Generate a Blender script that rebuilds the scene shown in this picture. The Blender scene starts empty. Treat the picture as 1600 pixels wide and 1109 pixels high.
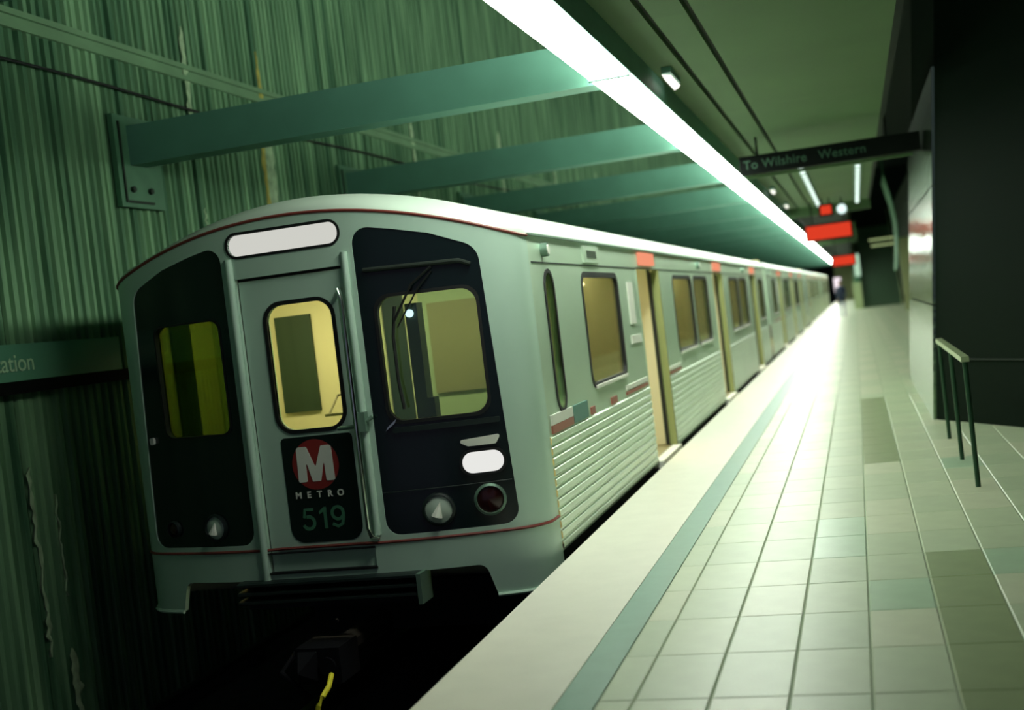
import bpy, bmesh, math, random
from mathutils import Vector, Matrix
from mathutils.geometry import delaunay_2d_cdt
random.seed(7)
S = bpy.context.scene
COL = S.collection

# ------------------------------------------------------------------ camera
F, ROLL, VX, VY = 1900.0, 0.119, 1337.0, 440.0     # vanishing point of the track direction in a 1600x1109 frame
c_, s_ = math.cos(ROLL), math.sin(ROLL)
dx_, dy_ = VX - 800, VY - 554.5
u_, d_ = dx_*c_ - dy_*s_, dx_*s_ + dy_*c_
Yv = Vector((u_, -d_, -F)).normalized(); Zv = Vector((0, F, -d_)).normalized(); Xv = Yv.cross(Zv)
L_ = Matrix((Xv, Yv, Zv)); R_ = Matrix(((c_, s_, 0), (-s_, c_, 0), (0, 0, 1)))
cam = bpy.data.objects.new('camera', bpy.data.cameras.new('camera')); COL.objects.link(cam)
cam.matrix_world = Matrix.Translation((0, 0, 1.6)) @ (L_ @ R_).to_4x4()
cam.data.sensor_width = 36; cam.data.lens = 36*F/1600; cam.data.clip_end = 400
cam.data.dof.use_dof = True; cam.data.dof.focus_distance = 7.6; cam.data.dof.aperture_fstop = 1.15
S.camera = cam

# ------------------------------------------------------------------ world, exposure
w = bpy.data.worlds.new('dim_station'); S.world = w; w.use_nodes = True
w.node_tree.nodes['Background'].inputs[0].default_value = (.085, .085, .12, 1)
w.node_tree.nodes['Background'].inputs[1].default_value = .75
S.view_settings.view_transform = 'Standard'; S.view_settings.look = 'None'
S.view_settings.gamma = 1; S.view_settings.use_curve_mapping = False
S.view_settings.exposure = 0.5
S.cycles.use_denoising = True
S.cycles.max_bounces = 10; S.cycles.transparent_max_bounces = 20; S.cycles.diffuse_bounces = 4; S.cycles.sample_clamp_indirect = 6
STRIP_L = 19.0      # radiance of the platform-edge fluorescent strip

# ------------------------------------------------------------------ materials
def lin(c): return tuple(((v/255)/12.92 if v/255 <= .04045 else ((v/255+.055)/1.055)**2.4) for v in c)
def srgb(h, k=1): r = lin(h); return (r[0]*k, r[1]*k, r[2]*k, 1)
def mat(name, col, rough=.5, metal=0., noise=0., nscale=3., bump=0., bscale=80., spec=.5, stretch=None, emit=None, es=0.):
    m = bpy.data.materials.new(name); m.use_nodes = True
    nt = m.node_tree; N = nt.nodes; p = N['Principled BSDF']
    c = srgb(col)
    p.inputs['Base Color'].default_value = c
    p.inputs['Roughness'].default_value = rough; p.inputs['Metallic'].default_value = metal
    p.inputs['Specular IOR Level'].default_value = spec
    tc = N.new('ShaderNodeTexCoord'); mp = N.new('ShaderNodeMapping')
    nt.links.new(tc.outputs['Object'], mp.inputs[0])
    if stretch: mp.inputs['Scale'].default_value = stretch
    if noise:
        n = N.new('ShaderNodeTexNoise'); n.inputs['Scale'].default_value = nscale; n.inputs['Detail'].default_value = 5
        nt.links.new(mp.outputs[0], n.inputs['Vector'])
        r = N.new('ShaderNodeMapRange'); r.inputs[1].default_value = .3; r.inputs[2].default_value = .7
        r.inputs[3].default_value = 1-noise; r.inputs[4].default_value = 1+noise
        nt.links.new(n.outputs[0], r.inputs[0])
        mx = N.new('ShaderNodeVectorMath'); mx.operation = 'SCALE'; mx.inputs[0].default_value = c[:3]
        nt.links.new(r.outputs[0], mx.inputs['Scale']); nt.links.new(mx.outputs[0], p.inputs['Base Color'])
    if bump:
        n2 = N.new('ShaderNodeTexNoise'); n2.inputs['Scale'].default_value = bscale
        nt.links.new(mp.outputs[0], n2.inputs['Vector'])
        b = N.new('ShaderNodeBump'); b.inputs['Strength'].default_value = bump; b.inputs['Distance'].default_value = .01
        nt.links.new(n2.outputs[0], b.inputs['Height']); nt.links.new(b.outputs[0], p.inputs['Normal'])
    if emit:
        p.inputs['Emission Color'].default_value = srgb(emit); p.inputs['Emission Strength'].default_value = es
    return m
def emis(name, col, k):
    m = bpy.data.materials.new(name); m.use_nodes = True; N = m.node_tree.nodes; N.clear()
    o = N.new('ShaderNodeOutputMaterial'); e = N.new('ShaderNodeEmission'); e.inputs[0].default_value = srgb(col); e.inputs[1].default_value = k
    m.node_tree.links.new(e.outputs[0], o.inputs[0]); return m
def glass(name, tint, refl=1.0, rough=.03):
    m = bpy.data.materials.new(name); m.use_nodes = True; N = m.node_tree.nodes; N.clear(); K = m.node_tree.links
    o = N.new('ShaderNodeOutputMaterial'); mx = N.new('ShaderNodeMixShader'); t = N.new('ShaderNodeBsdfTransparent'); g = N.new('ShaderNodeBsdfGlossy')
    f = N.new('ShaderNodeFresnel'); f.inputs[0].default_value = 1.5
    mm = N.new('ShaderNodeMath'); mm.operation = 'MULTIPLY'; mm.inputs[1].default_value = refl; mm.use_clamp = True
    t.inputs[0].default_value = srgb(tint); g.inputs[1].default_value = rough; g.inputs[0].default_value = (.8, .95, .85, 1)
    K.new(f.outputs[0], mm.inputs[0]); K.new(mm.outputs[0], mx.inputs[0]); K.new(t.outputs[0], mx.inputs[1]); K.new(g.outputs[0], mx.inputs[2]); K.new(mx.outputs[0], o.inputs[0])
    return m

M = {}
M['mask'] = mat('silver_green_fibreglass', (186, 214, 196), .42, metal=.12, noise=.03, nscale=2)
M['mask_roof'] = mat('pale_roof_paint', (196, 214, 198), .4, noise=.04)
M['blackp'] = mat('gloss_black_panel', (13, 27, 27), .18, spec=.5)
M['rubber'] = mat('black_rubber', (9, 12, 13), .6)
M['red'] = mat('red_pinstripe', (128, 58, 50), .5)
M['reddecal'] = mat('faded_red_decal', (160, 98, 84), .5)
M['steel'] = mat('stainless_side', (192, 214, 190), .34, metal=.35, noise=.06, nscale=2, stretch=(1, .3, 1))
M['steel_flute'] = mat('fluted_stainless', (206, 226, 200), .32, metal=.35, noise=.05, nscale=1.5)
M['chrome'] = mat('polished_chrome', (215, 228, 218), .15, metal=1)
M['dull'] = mat('dull_metal', (120, 150, 132), .4, metal=.5)
M['under'] = mat('dark_underframe', (22, 22, 30), .8, noise=.3)
M['grille'] = mat('anticlimber_paint', (18, 32, 30), .5)
M['cream'] = mat('cream_interior', (220, 212, 168), .5)
M['partition'] = mat('pale_partition', (222, 216, 180), .5)
M['sage'] = mat('sage_bulkhead', (178, 190, 152), .5)
M['olive'] = mat('olive_jamb', (150, 158, 100), .5)
M['brown'] = mat('brown_bulkhead', (150, 142, 104), .5)
M['darkint'] = mat('dark_green_interior', (38, 58, 36), .6)
M['seat'] = mat('brown_seat', (110, 84, 56), .6)
M['white'] = mat('white_paint', (226, 228, 216), .5)
M['bluegreen'] = mat('teal_decal', (90, 135, 125), .5)
M['redlogo'] = mat('logo_red', (142, 40, 36), .5)
M['number'] = mat('number_green', (66, 122, 92), .5)
M['glass'] = glass('window_glass', (238, 242, 228), .9)
M['glassside'] = glass('side_window_glass', (232, 232, 222), .6)
M['glassdark'] = glass('smoked_window_glass', (225, 235, 215), .8)
M['glassolive'] = glass('olive_window_glass', (122, 140, 84), .5)
M['glasscab'] = glass('windscreen_glass', (206, 220, 204), 2.2)
M['headsign'] = emis('headsign_glow', (222, 222, 214), .6)
M['lampwhite'] = emis('marker_glow', (226, 226, 222), .75)
M['lens'] = mat('clear_lens', (188, 206, 190), .2, metal=.1)
M['lensred'] = mat('red_lens', (44, 16, 15), .2)
M['ledred'] = emis('led_red', (215, 60, 36), .76)
M['indred'] = emis('door_indicator_red', (240, 150, 116), .74)
M['strip'] = emis('fluorescent_diffuser', (246, 255, 240), STRIP_L)
M['cabin_lamp'] = emis('cabin_tube', (255, 240, 190), 9.0)
M['bead'] = emis('downlight_glow', (214, 240, 224), 1.3)
M['spotw'] = emis('bluish_lamp', (200, 220, 255), 3.0)
M['beam'] = mat('teal_beam_paint', (92, 142, 124), .55, noise=.06)
M['plate'] = mat('plate_paint', (72, 118, 88), .7, noise=.1, nscale=6)
M['concrete'] = mat('green_grey_concrete', (104, 140, 104), .85, noise=.12, nscale=2)
M['ceil'] = mat('ceiling_panel', (78, 108, 68), .7, noise=.06, nscale=1.2)
M['groove'] = mat('slot_black', (24, 40, 28), .8)
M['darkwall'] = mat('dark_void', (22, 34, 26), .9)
M['edge'] = mat('pale_granite_edge', (226, 224, 208), .38, noise=.03, nscale=5, bump=.05)
M['band'] = mat('teal_tactile_band', (136, 170, 154), .32, noise=.05, nscale=8)
M['joint'] = mat('tile_joint', (156, 174, 146), .8)
tile_cols = [(182, 194, 162), (176, 190, 158), (170, 186, 154), (188, 196, 166)]
M['tiles'] = [mat('tile_%s' % n, c, .38, noise=.05, nscale=6, bump=.04) for n, c in zip('abcd', tile_cols)]
M['tile_olive'] = mat('olive_tile', (142, 158, 118), .32, noise=.08, nscale=6, bump=.04)
M['tile_teal'] = mat('teal_tile', (164, 190, 160), .32, noise=.06, nscale=6, bump=.04)
M['mirror'] = mat('rippled_steel_cladding', (130, 156, 128), .16, metal=1, bump=.6, bscale=3, stretch=(1, .6, 2.2))
M['block'] = mat('dark_cladding', (8, 22, 14), .7, spec=.08)
M['railp'] = mat('dark_green_post', (32, 68, 46), .4, metal=.3)
M['railtop'] = mat('brushed_rail', (168, 186, 140), .3, metal=.4)
M['signbody'] = mat('sign_black', (8, 14, 12), .7, spec=.15)
M['signtext'] = mat('sign_letter_green', (44, 84, 62), .5)
M['wallsign'] = mat('teal_sign', (96, 158, 128), .5)
M['walltext'] = mat('sign_letter_pale', (190, 225, 185), .5)
M['stain'] = mat('lime_stain', (158, 184, 146), .9, noise=.3, nscale=9)
M['stainy'] = mat('rust_yellow_stain', (168, 160, 78), .9, noise=.3, nscale=9)
M['yellow'] = mat('yellow_hose', (252, 238, 60), .5, emit=None)
M['ballast'] = mat('dark_trackbed', (34, 36, 44), .95, noise=.4, nscale=9)
M['railsteel'] = mat('running_rail', (84, 104, 90), .35, metal=.8)
M['endwall'] = mat('pale_end_wall', (170, 178, 130), .7)
M['cloth_dark'] = mat('dark_blue_clothes', (30, 44, 66), .8)
M['skin'] = mat('skin', (150, 120, 90), .6)
M['hair'] = mat('dark_hair', (20, 18, 18), .8)
M['stairm'] = mat('stair_green', (70, 100, 74), .6)

# rib wall material with vertical dirt
def wallmat():
    m = mat('ribbed_concrete', (108, 150, 104), .85)
    nt = m.node_tree; N = nt.nodes; K = nt.links; p = N['Principled BSDF']
    g = N.new('ShaderNodeNewGeometry'); mp = N.new('ShaderNodeMapping'); mp.inputs['Scale'].default_value = (0, 3.2, .22)
    n = N.new('ShaderNodeTexNoise'); n.inputs['Scale'].default_value = 1.6; n.inputs['Detail'].default_value = 6
    r = N.new('ShaderNodeValToRGB'); r.color_ramp.elements[0].position = .36; r.color_ramp.elements[0].color = srgb((54, 98, 68))
    r.color_ramp.elements[1].position = .66; r.color_ramp.elements[1].color = srgb((124, 166, 124))
    K.new(g.outputs['Position'], mp.inputs[0]); K.new(mp.outputs[0], n.inputs['Vector']); K.new(n.outputs[0], r.inputs[0])
    K.new(r.outputs[0], p.inputs['Base Color']); return m
M['ribs'] = wallmat()

# ------------------------------------------------------------------ helpers
class MB:
    def __init__(s): s.v = []; s.f = []
    def add(s, vs, fs):
        b = len(s.v); s.v += [tuple(v) for v in vs]; s.f += [tuple(i+b for i in f) for f in fs]; return s
    def box(s, x0, x1, y0, y1, z0, z1):
        v = [(x, y, z) for x in (x0, x1) for y in (y0, y1) for z in (z0, z1)]
        return s.add(v, [(0, 1, 3, 2), (4, 6, 7, 5), (0, 4, 5, 1), (2, 3, 7, 6), (0, 2, 6, 4), (1, 5, 7, 3)])
    def tube(s, pts, r, n=8, r2=None):
        pts = [Vector(p) for p in pts]; rings = []
        for i, p in enumerate(pts):
            t = (pts[min(i+1, len(pts)-1)] - pts[max(i-1, 0)]).normalized()
            a = Vector((0, 0, 1)) if abs(t.z) < .9 else Vector((1, 0, 0))
            e1 = t.cross(a).normalized(); e2 = t.cross(e1)
            rr = r if r2 is None else r + (r2-r)*i/(len(pts)-1)
            rings.append([p + e1*rr*math.cos(2*math.pi*k/n) + e2*rr*math.sin(2*math.pi*k/n) for k in range(n)])
        vs = [v for q in rings for v in q]; fs = []
        for i in range(len(pts)-1):
            for k in range(n): fs.append((i*n+k, i*n+(k+1) % n, (i+1)*n+(k+1) % n, (i+1)*n+k))
        fs.append(tuple(range(n))[::-1]); fs.append(tuple((len(pts)-1)*n+k for k in range(n)))
        return s.add(vs, fs)
    def loft(s, rows, closed=False):
        n = len(rows[0]); vs = [v for r in rows for v in r]; fs = []
        for i in range(len(rows)-1):
            for k in range(n if closed else n-1): fs.append((i*n+k, i*n+(k+1) % n, (i+1)*n+(k+1) % n, (i+1)*n+k))
        return s.add(vs, fs)
    def build(s, name, m, parent=None, smooth=False, loc=None):
        me = bpy.data.meshes.new(name); me.from_pydata(s.v, [], s.f); me.materials.append(m)
        b = bmesh.new(); b.from_mesh(me); bmesh.ops.remove_doubles(b, verts=b.verts, dist=1e-5)
        bmesh.ops.recalc_face_normals(b, faces=b.faces); b.to_mesh(me); b.free()
        if smooth:
            me.polygons.foreach_set('use_smooth', [True]*len(me.polygons))
            try: me.set_sharp_from_angle(angle=math.radians(40))
            except Exception: pass
        o = bpy.data.objects.new(name, me); COL.objects.link(o)
        if parent: o.parent = parent
        if loc is not None: o.location = loc
        return o
def box(name, m, b, parent=None, loc=None): return MB().box(*b).build(name, m, parent, loc=loc)
def inst(src, loc, parent=None, rz=None):
    o = src.copy(); COL.objects.link(o); o.location = loc
    if parent: o.parent = parent
    if rz is not None: o.rotation_euler.z = rz
    return o
def tag(o, label=None, cat=None, group=None, kind=None):
    if label: o['label'] = label
    if cat: o['category'] = cat
    if group: o['group'] = group
    if kind: o['kind'] = kind
    return o
def empty(name, loc, label=None, cat=None, group=None):
    o = bpy.data.objects.new(name, None); COL.objects.link(o); o.location = loc; o.empty_display_size = .2
    return tag(o, label, cat, group)
def copy_tree(o, parent=None):
    c = o.copy(); COL.objects.link(c)
    if parent: c.parent = parent
    for ch in list(o.children): copy_tree(ch, c)
    return c
def rpoly(pts, radii, n=6):
    """polygon with rounded corners"""
    out = []; P = [Vector(p) for p in pts]; L = len(P)
    if not isinstance(radii, (list, tuple)): radii = [radii]*L
    for i in range(L):
        p, a, b, r = P[i], P[i-1], P[(i+1) % L], radii[i]
        if r <= 0: out.append(p); continue
        da, db = (a-p).normalized(), (b-p).normalized(); h = da.angle(db)/2
        t = r/math.tan(h); c = p + (da+db).normalized()*(r/math.sin(h))
        s0, s1 = p+da*t-c, p+db*t-c
        a0 = math.atan2(s0.y, s0.x); a1 = math.atan2(s1.y, s1.x); d = (a1-a0+math.pi) % (2*math.pi)-math.pi
        for k in range(n+1): q = a0+d*k/n; out.append(c+Vector((math.cos(q), math.sin(q)))*r)
    return out
def rrect(x0, x1, z0, z1, r, n=6): return rpoly([(x0, z0), (x1, z0), (x1, z1), (x0, z1)], r, n)
def inside(p, poly):
    r = False; n = len(poly); j = n-1
    for i in range(n):
        a, b = poly[i], poly[j]
        if (a[1] > p[1]) != (b[1] > p[1]) and p[0] < (b[0]-a[0])*(p[1]-a[1])/(b[1]-a[1])+a[0]: r = not r
        j = i
    return r
def sheet(mb, outer, holes, fn, t, res=None):
    """a plate: outline in (s,z), holes cut out, mapped by fn(s,z,depth), thickness t"""
    def sub(loop):
        if not res: return [Vector(p) for p in loop]
        o = []
        for i in range(len(loop)):
            a, b = Vector(loop[i]), Vector(loop[(i+1) % len(loop)]); k = max(1, int((b-a).length/res+.5))
            o += [a+(b-a)*j/k for j in range(k)]
        return o
    loops = [sub(outer)]+[sub(h) for h in holes]; vs = []; es = []
    for lp in loops:
        b = len(vs); vs += lp; es += [(b+i, b+(i+1) % len(lp)) for i in range(len(lp))]
    if res:
        xs = [p.x for p in loops[0]]; zs = [p.y for p in loops[0]]
        x = min(xs)+res/2
        while x < max(xs):
            z = min(zs)+res/2
            while z < max(zs):
                if inside((x, z), loops[0]): vs.append(Vector((x, z)))
                z += res
            x += res
    V, E, Fc, *_ = delaunay_2d_cdt(vs, es, [], 0, 1e-5)
    tris = []
    for f in Fc:
        cx = sum(V[i].x for i in f)/len(f); cz = sum(V[i].y for i in f)/len(f)
        if inside((cx, cz), loops[0]) and not any(inside((cx, cz), h) for h in loops[1:]): tris.append(f)
    n = len(V); vv = [fn(p.x, p.y, 0) for p in V]+[fn(p.x, p.y, t) for p in V]
    fs = [tuple(f) for f in tris]+[tuple(i+n for i in f)[::-1] for f in tris]
    cnt = {}
    for f in tris:
        for i in range(len(f)):
            a, b = f[i], f[(i+1) % len(f)]; cnt.setdefault((min(a, b), max(a, b)), []).append((a, b))
    for k, l in cnt.items():
        if len(l) == 1: a, b = l[0]; fs.append((b, a, a+n, b+n))
    return mb.add(vv, fs)
def ringplate(mb, outer, grow, fn, t, res=None):
    """a frame strip around a loop: the loop grown outward by `grow`"""
    P = [Vector(p) for p in outer]; cx = sum(p.x for p in P)/len(P); cz = sum(p.y for p in P)/len(P); big = []
    n = len(P)
    for i in range(n):
        e = (P[(i+1) % n]-P[i-1]); nn = Vector((e.y, -e.x)).normalized()
        if nn.dot(P[i]-Vector((cx, cz))) < 0: nn = -nn
        big.append(P[i]+nn*grow)
    return sheet(mb, big, [P], fn, t, res)
def text_mesh(name, body, size, m, parent, mw, ext=.004, bold=0., spacing=1.):
    cu = bpy.data.curves.new(name, 'FONT'); cu.body = body; cu.size = size; cu.extrude = ext; cu.offset = bold; cu.space_character = spacing
    cu.align_x = 'CENTER'; cu.align_y = 'CENTER'
    o = bpy.data.objects.new(name, cu); COL.objects.link(o); dg = bpy.context.evaluated_depsgraph_get(); dg.update()
    me = bpy.data.meshes.new_from_object(o.evaluated_get(dg)); bpy.data.objects.remove(o)
    me.materials.clear(); me.materials.append(m)
    me.transform(mw); q = bpy.data.objects.new(name, me); COL.objects.link(q)
    if parent: q.parent = parent
    return q
def face_south(x, y, z): return Matrix.Translation((x, y, z)) @ Matrix.Rotation(math.pi/2, 4, 'X')

# ================================================================== SETTING
Y1 = 121.0; PIT = -1.15; BP = 4.87; BY0 = 9.6
# floor of tiles
floor = box('floor', M['joint'], (-2.02, 5.0, -3, Y1, -.35, -.006)); tag(floor, kind='structure')
o = box('edge_slab', M['edge'], (-2.03, -1.385, -3, Y1, -.12, 0), floor); o['label'] = 'pale granite platform edge strip'
# nosing overhang
box('tactile_band', M['band'], (-1.38, -1.21, -3, Y1, -.05, .001), floor)['label'] = 'teal band behind the pale platform edge'
TW, TL, X0 = .316, .62, -1.055
tmesh = []
def tile_mesh(w_, l_, m): return MB().add([(0, 0, -.03), (w_, 0, -.03), (w_, l_, -.03), (0, l_, -.03), (0, 0, -.004), (w_, 0, -.004), (w_, l_, -.004), (0, l_, -.004), (.006, .006, 0), (w_-.006, .006, 0), (w_-.006, l_-.006, 0), (.006, l_-.006, 0)],
    [(0, 1, 5, 4), (1, 2, 6, 5), (2, 3, 7, 6), (3, 0, 4, 7), (4, 5, 9, 8), (5, 6, 10, 9), (6, 7, 11, 10), (7, 4, 8, 11), (8, 9, 10, 11)]).build('tile', m, floor)
protos = {}
def tile(w_, l_, m, x, y):
    k = (w_, l_, m.name)
    if k not in protos: protos[k] = o = tile_mesh(w_, l_, m); o.location = (x, y, 0)
    else: inst(protos[k], (x, y, 0))
ntile = 0; YS = 4.24
def tmat(i, j):
    y = YS + j*TL + TL/2
    if i == 3 and 6.0 < y < 6.6: return M['tile_teal']
    if i == 4 and y < 7.4: return M['tile_olive']
    if i == 3 and 11.3 < y < 17: return M['tile_olive']
    if i == 2 and 7.3 < y < 8.0: return M['tile_teal']
    if i == 5 and 6.7 < y < 7.4: return M['tile_teal']
    if (i*7+j*5) % 41 == 3: return M['tile_teal']
    return M['tiles'][(i*3+j*j+i*j) % 4]
JN = 21
for j in range(JN):
    y = YS + j*TL
    tile(.148, TL-.002, M['tiles'][j % 4], -1.205, y)
    imax = min(9, int((y*.125+.15+.35-X0)/TW)+1)
    for i in range(imax):
        tile(TW-.005, TL-.002, tmat(i, j), X0+i*TW+.0025, y); ntile += 1
# the rest of the paving, too far away (or beside the frame) to pick apart
far = {}
def fput(m, b):
    far.setdefault(m.name, (m, MB()))[1].box(*b)
j = 0
for j in range(JN, int((Y1-YS)/TL)):
    y = YS+j*TL
    for i in range(-1, 13):
        x = X0+i*TW
        a, b = (x+.004, x+TW-.004) if i >= 0 else (-1.205, -1.058)
        fput(tmat(i, j) if y < 17 else M['tiles'][(i*3+j*j+i*j) % 4], (a, b, y, y+TL-.002, -.03, 0))
for j in range(-11, JN):
    y = YS+j*TL
    imax = min(9, int((y*.125+.15+.35-X0)/TW)+1) if j >= 0 else -1
    for i in range(imax, 16):
        x = X0+i*TW; a, b = (x+.004, x+TW-.004) if i >= 0 else (-1.205, -1.058)
        if i > 8 or j < 0 or True: fput(M['tiles'][(i+j) % 4], (a, b, y, y+TL-.002, -.03, 0))
for k, (m, mb) in far.items(): mb.build('far_tiles', m, floor)['kind'] = 'stuff'

# track pit
tb = box('trackbed', M['ballast'], (-6.4, -2.02, -3, 130, PIT-.45, PIT-.16)); tag(tb, kind='structure')
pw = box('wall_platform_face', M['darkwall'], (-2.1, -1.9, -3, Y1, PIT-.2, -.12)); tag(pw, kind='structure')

# ribbed wall: precast panels with flutes
wl = box('wall_left', M['concrete'], (-6.5, -6.2, -6, 130, PIT-.2, 9.0)); tag(wl, kind='structure')
PW = 1.53; RP = PW/14
def rib_panel(z0, z1, seed, n=14):
    rnd = random.Random(seed); pr = []
    for k in range(n):
        y = k*RP; d = rnd.uniform(.026, .04); a = rnd.uniform(.3, .62)
        if k == 0: pr.append((0.012, y+.004))
        pr += [(0, y+RP*.12), (d, y+RP*(.5-a*.5)), (d, y+RP*(.5+a*.5)), (0, y+RP*.88)]
    pr.append((.012, n*RP-.004))
    mb = MB()
    rows = [[(-6.16+x, y, z) for x, y in pr] for z in (z0, z1)]
    mb.loft(rows)
    mb.loft([[(-6.2, y, z1) for x, y in pr], rows[1]]); mb.loft([[(-6.2, y, z0) for x, y in pr], rows[0]])
    return mb
lo = [rib_panel(-1.3, 4.36, s) for s in (1, 2, 3)]; hi = [rib_panel(4.52, 8.9, s) for s in (4, 5, 6)]
lop = [mb.build('wall_panel', M['ribs'], wl, loc=(0, -50, 0)) for mb in lo]
hip = [mb.build('upper_wall_panel', M['ribs'], wl, loc=(0, -50, 0)) for mb in hi]
ys = 7.75-PW*5
k = 0
used = set()
while ys < 128:
    for pl in (lop, hip):
        s = pl[k % 3]
        if (s.name) in used: inst(s, (0, ys, 0))
        else: s.location = (0, ys, 0); used.add(s.name)
    ys += PW; k += 1
# smooth ledge between lower and upper panels
mb = MB().box(-6.2, -6.10, -6, 128, 4.36, 4.41).box(-6.2, -6.13, -6, 128, 4.41, 4.47).box(-6.2, -6.10, -6, 128, 4.47, 4.52)
tag(mb.build('trim_1', M['concrete']), kind='structure')
# far seam stains: thin lime streaks on the joints
def streak(pts, wid, m, nm='lime_streak'):
    mb = MB(); a = []; b = []; c = []; dd = []
    for i, (y, z, f_) in enumerate(pts):
        h = wid*f_/2; x = -6.118
        a.append((x, y-h, z)); b.append((x+.006, y, z)); c.append((x, y+h, z)); dd.append((x-.03, y, z))
    mb.loft([a, b, c, dd, a]); return mb.build(nm, m, wl)
rnd = random.Random(3)
def wob(y, z0, z1, n=16, lo_=.3, hi_=1.2): return [(y+rnd.uniform(-.02, .02), z0+(z1-z0)*i/n, rnd.uniform(lo_, hi_)*(.15 if i in (0, n) else 1)) for i in range(n+1)]
streak([(12.44+rnd.uniform(-.015, .015), 4.1+.07*i, max(.1, 1.5-i*.11+rnd.uniform(-.15, .15))) for i in range(13)], .11, M['stainy'])
streak(wob(12.46, 2.5, 3.98, 18, .8, 1.2), .20, M['stain'])
streak(wob(12.33, 2.5, 3.98, 18, .7, 1.2), .09, M['stainy'])
streak(wob(10.86, 3.7, 4.9, 20, .5, 1.2), .10, M['stain']); streak(wob(10.9, 2.6, 3.1), .05, M['stain'])
streak(wob(7.78, -.5, .95, 26, .15, 1.0), .055, M['stain']); streak(wob(8.03, -1.25, -.5, 14, .5, 1.3), .10, M['stain'])
streak(wob(8.05, -.1, .7, 18, .1, .8), .035, M['stain'])
streak(wob(17.3, 3.3, 4.8, 16, .5, 1.1), .16, M['stain']); streak(wob(16.2, 2.9, 3.6, 10, .5, 1), .12, M['stain'])
for y in (22.1, 26.4, 31): streak(wob(y, 3.2, 5.2, 16, .4, 1.1), .2, M['stain'])

# ceilings
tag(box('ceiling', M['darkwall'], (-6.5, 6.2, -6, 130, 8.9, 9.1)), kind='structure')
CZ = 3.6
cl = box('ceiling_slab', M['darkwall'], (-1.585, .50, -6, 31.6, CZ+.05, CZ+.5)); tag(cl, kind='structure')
pans = [(-1.585, -1.215), (-1.165, -.925), (-.875, .50)]
yy = -6.0; pp = {}
while yy < 31:
    for i, (a, b) in enumerate(pans):
        if i in pp: inst(pp[i], (0, yy, 0))
        else: pp[i] = box('ceiling_panel', M['ceil'], (a, b, .0, BP, CZ, CZ+.08), cl, (0, yy, 0))
    yy += BP
box('slot', M['groove'], (-1.40, -.5, -6, 31.6, CZ+.045, CZ+.052), cl)
tag(box('trim_2', M['darkwall'], (.50, .56, -6, 31.6, CZ, CZ+.6)), kind='structure')
# lower, dark ceiling beyond and its bulkheads
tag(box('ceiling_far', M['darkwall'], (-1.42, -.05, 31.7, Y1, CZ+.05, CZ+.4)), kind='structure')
tag(box('trim_3', M['ceil'], (-1.42, .56, 31.6, 31.8, 3.38, CZ+.5)), kind='structure')
tag(box('trim_4', M['ceil'], (-1.3, .25, 50.6, 50.9, 3.2, CZ+.4)), kind='structure')
tag(box('wall_right', M['darkwall'], (6.0, 6.2, -6, 130, -.3, 9.0)), kind='structure')
tag(box('wall_end', M['endwall'], (-1.9, 6.2, Y1, Y1+.3, -.3, 9)), kind='structure')
tag(box('wall_tunnel', M['darkwall'], (-6.5, -1.9, 129.7, 130, -1.4, 9)), kind='structure')

# ================================================================== STRIP LIGHT and beams
LY0 = 9.25-BP*1
proto = None
ORD = 'nearest second third fourth fifth sixth seventh eighth ninth tenth eleventh twelfth thirteenth fourteenth fifteenth sixteenth seventeenth eighteenth nineteenth twentieth twenty-first twenty-second twenty-third twenty-fourth twenty-fifth'.split()
n = 0
while LY0+n*BP < 116:
    y = LY0+n*BP
    if proto is None:
        e = empty('strip_light', (-1.63, y, 3.4))
        MB().box(-.150, .150, .03, BP-.03, -.03, .07).build('diffuser', M['strip'], e)
        MB().box(.151, .166, .0, BP, -.016, .195).build('side_light_shield', M['beam'], e)  # plate added to shield the ceiling from the diffuser's light
        for q in (0, BP-.03): box('end_cap', M['beam'], (-.165, .15, q, q+.03, -.04, .08), e)
        proto = e
    else:
        e = copy_tree(proto); e.location = (-1.63, y, 3.4)
    if n == 0: first_strip = e
    tag(e, ('white fluorescent strip light above the platform edge, %s from the camera' % ORD[n]) if n < 24 else 'one of the far strip lights merging into a line above the train', 'strip light', 'fluorescent strips above the platform edge')
    n += 1
for ch in list(first_strip.children):
    if ch.name.startswith(('diffuser', 'side')):
        ch.data = ch.data.copy(); ch.data.transform(Matrix.Translation((0, 1.25, 0)) @ Matrix.Diagonal((1, (BP-1.25)/BP, 1, 1)))
    elif ch.name.startswith('end_cap') and ch.data.vertices[0].co.y < 1: ch.location.y = 1.25
n = 0; proto = None
BL = ['nearest teal ceiling beam, crossing left of the strip lights to a bolted wall plate', 'second nearest teal beam from the front, just above the train roof', 'third teal cross beam from the front, between train roof and strip lights']
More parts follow.
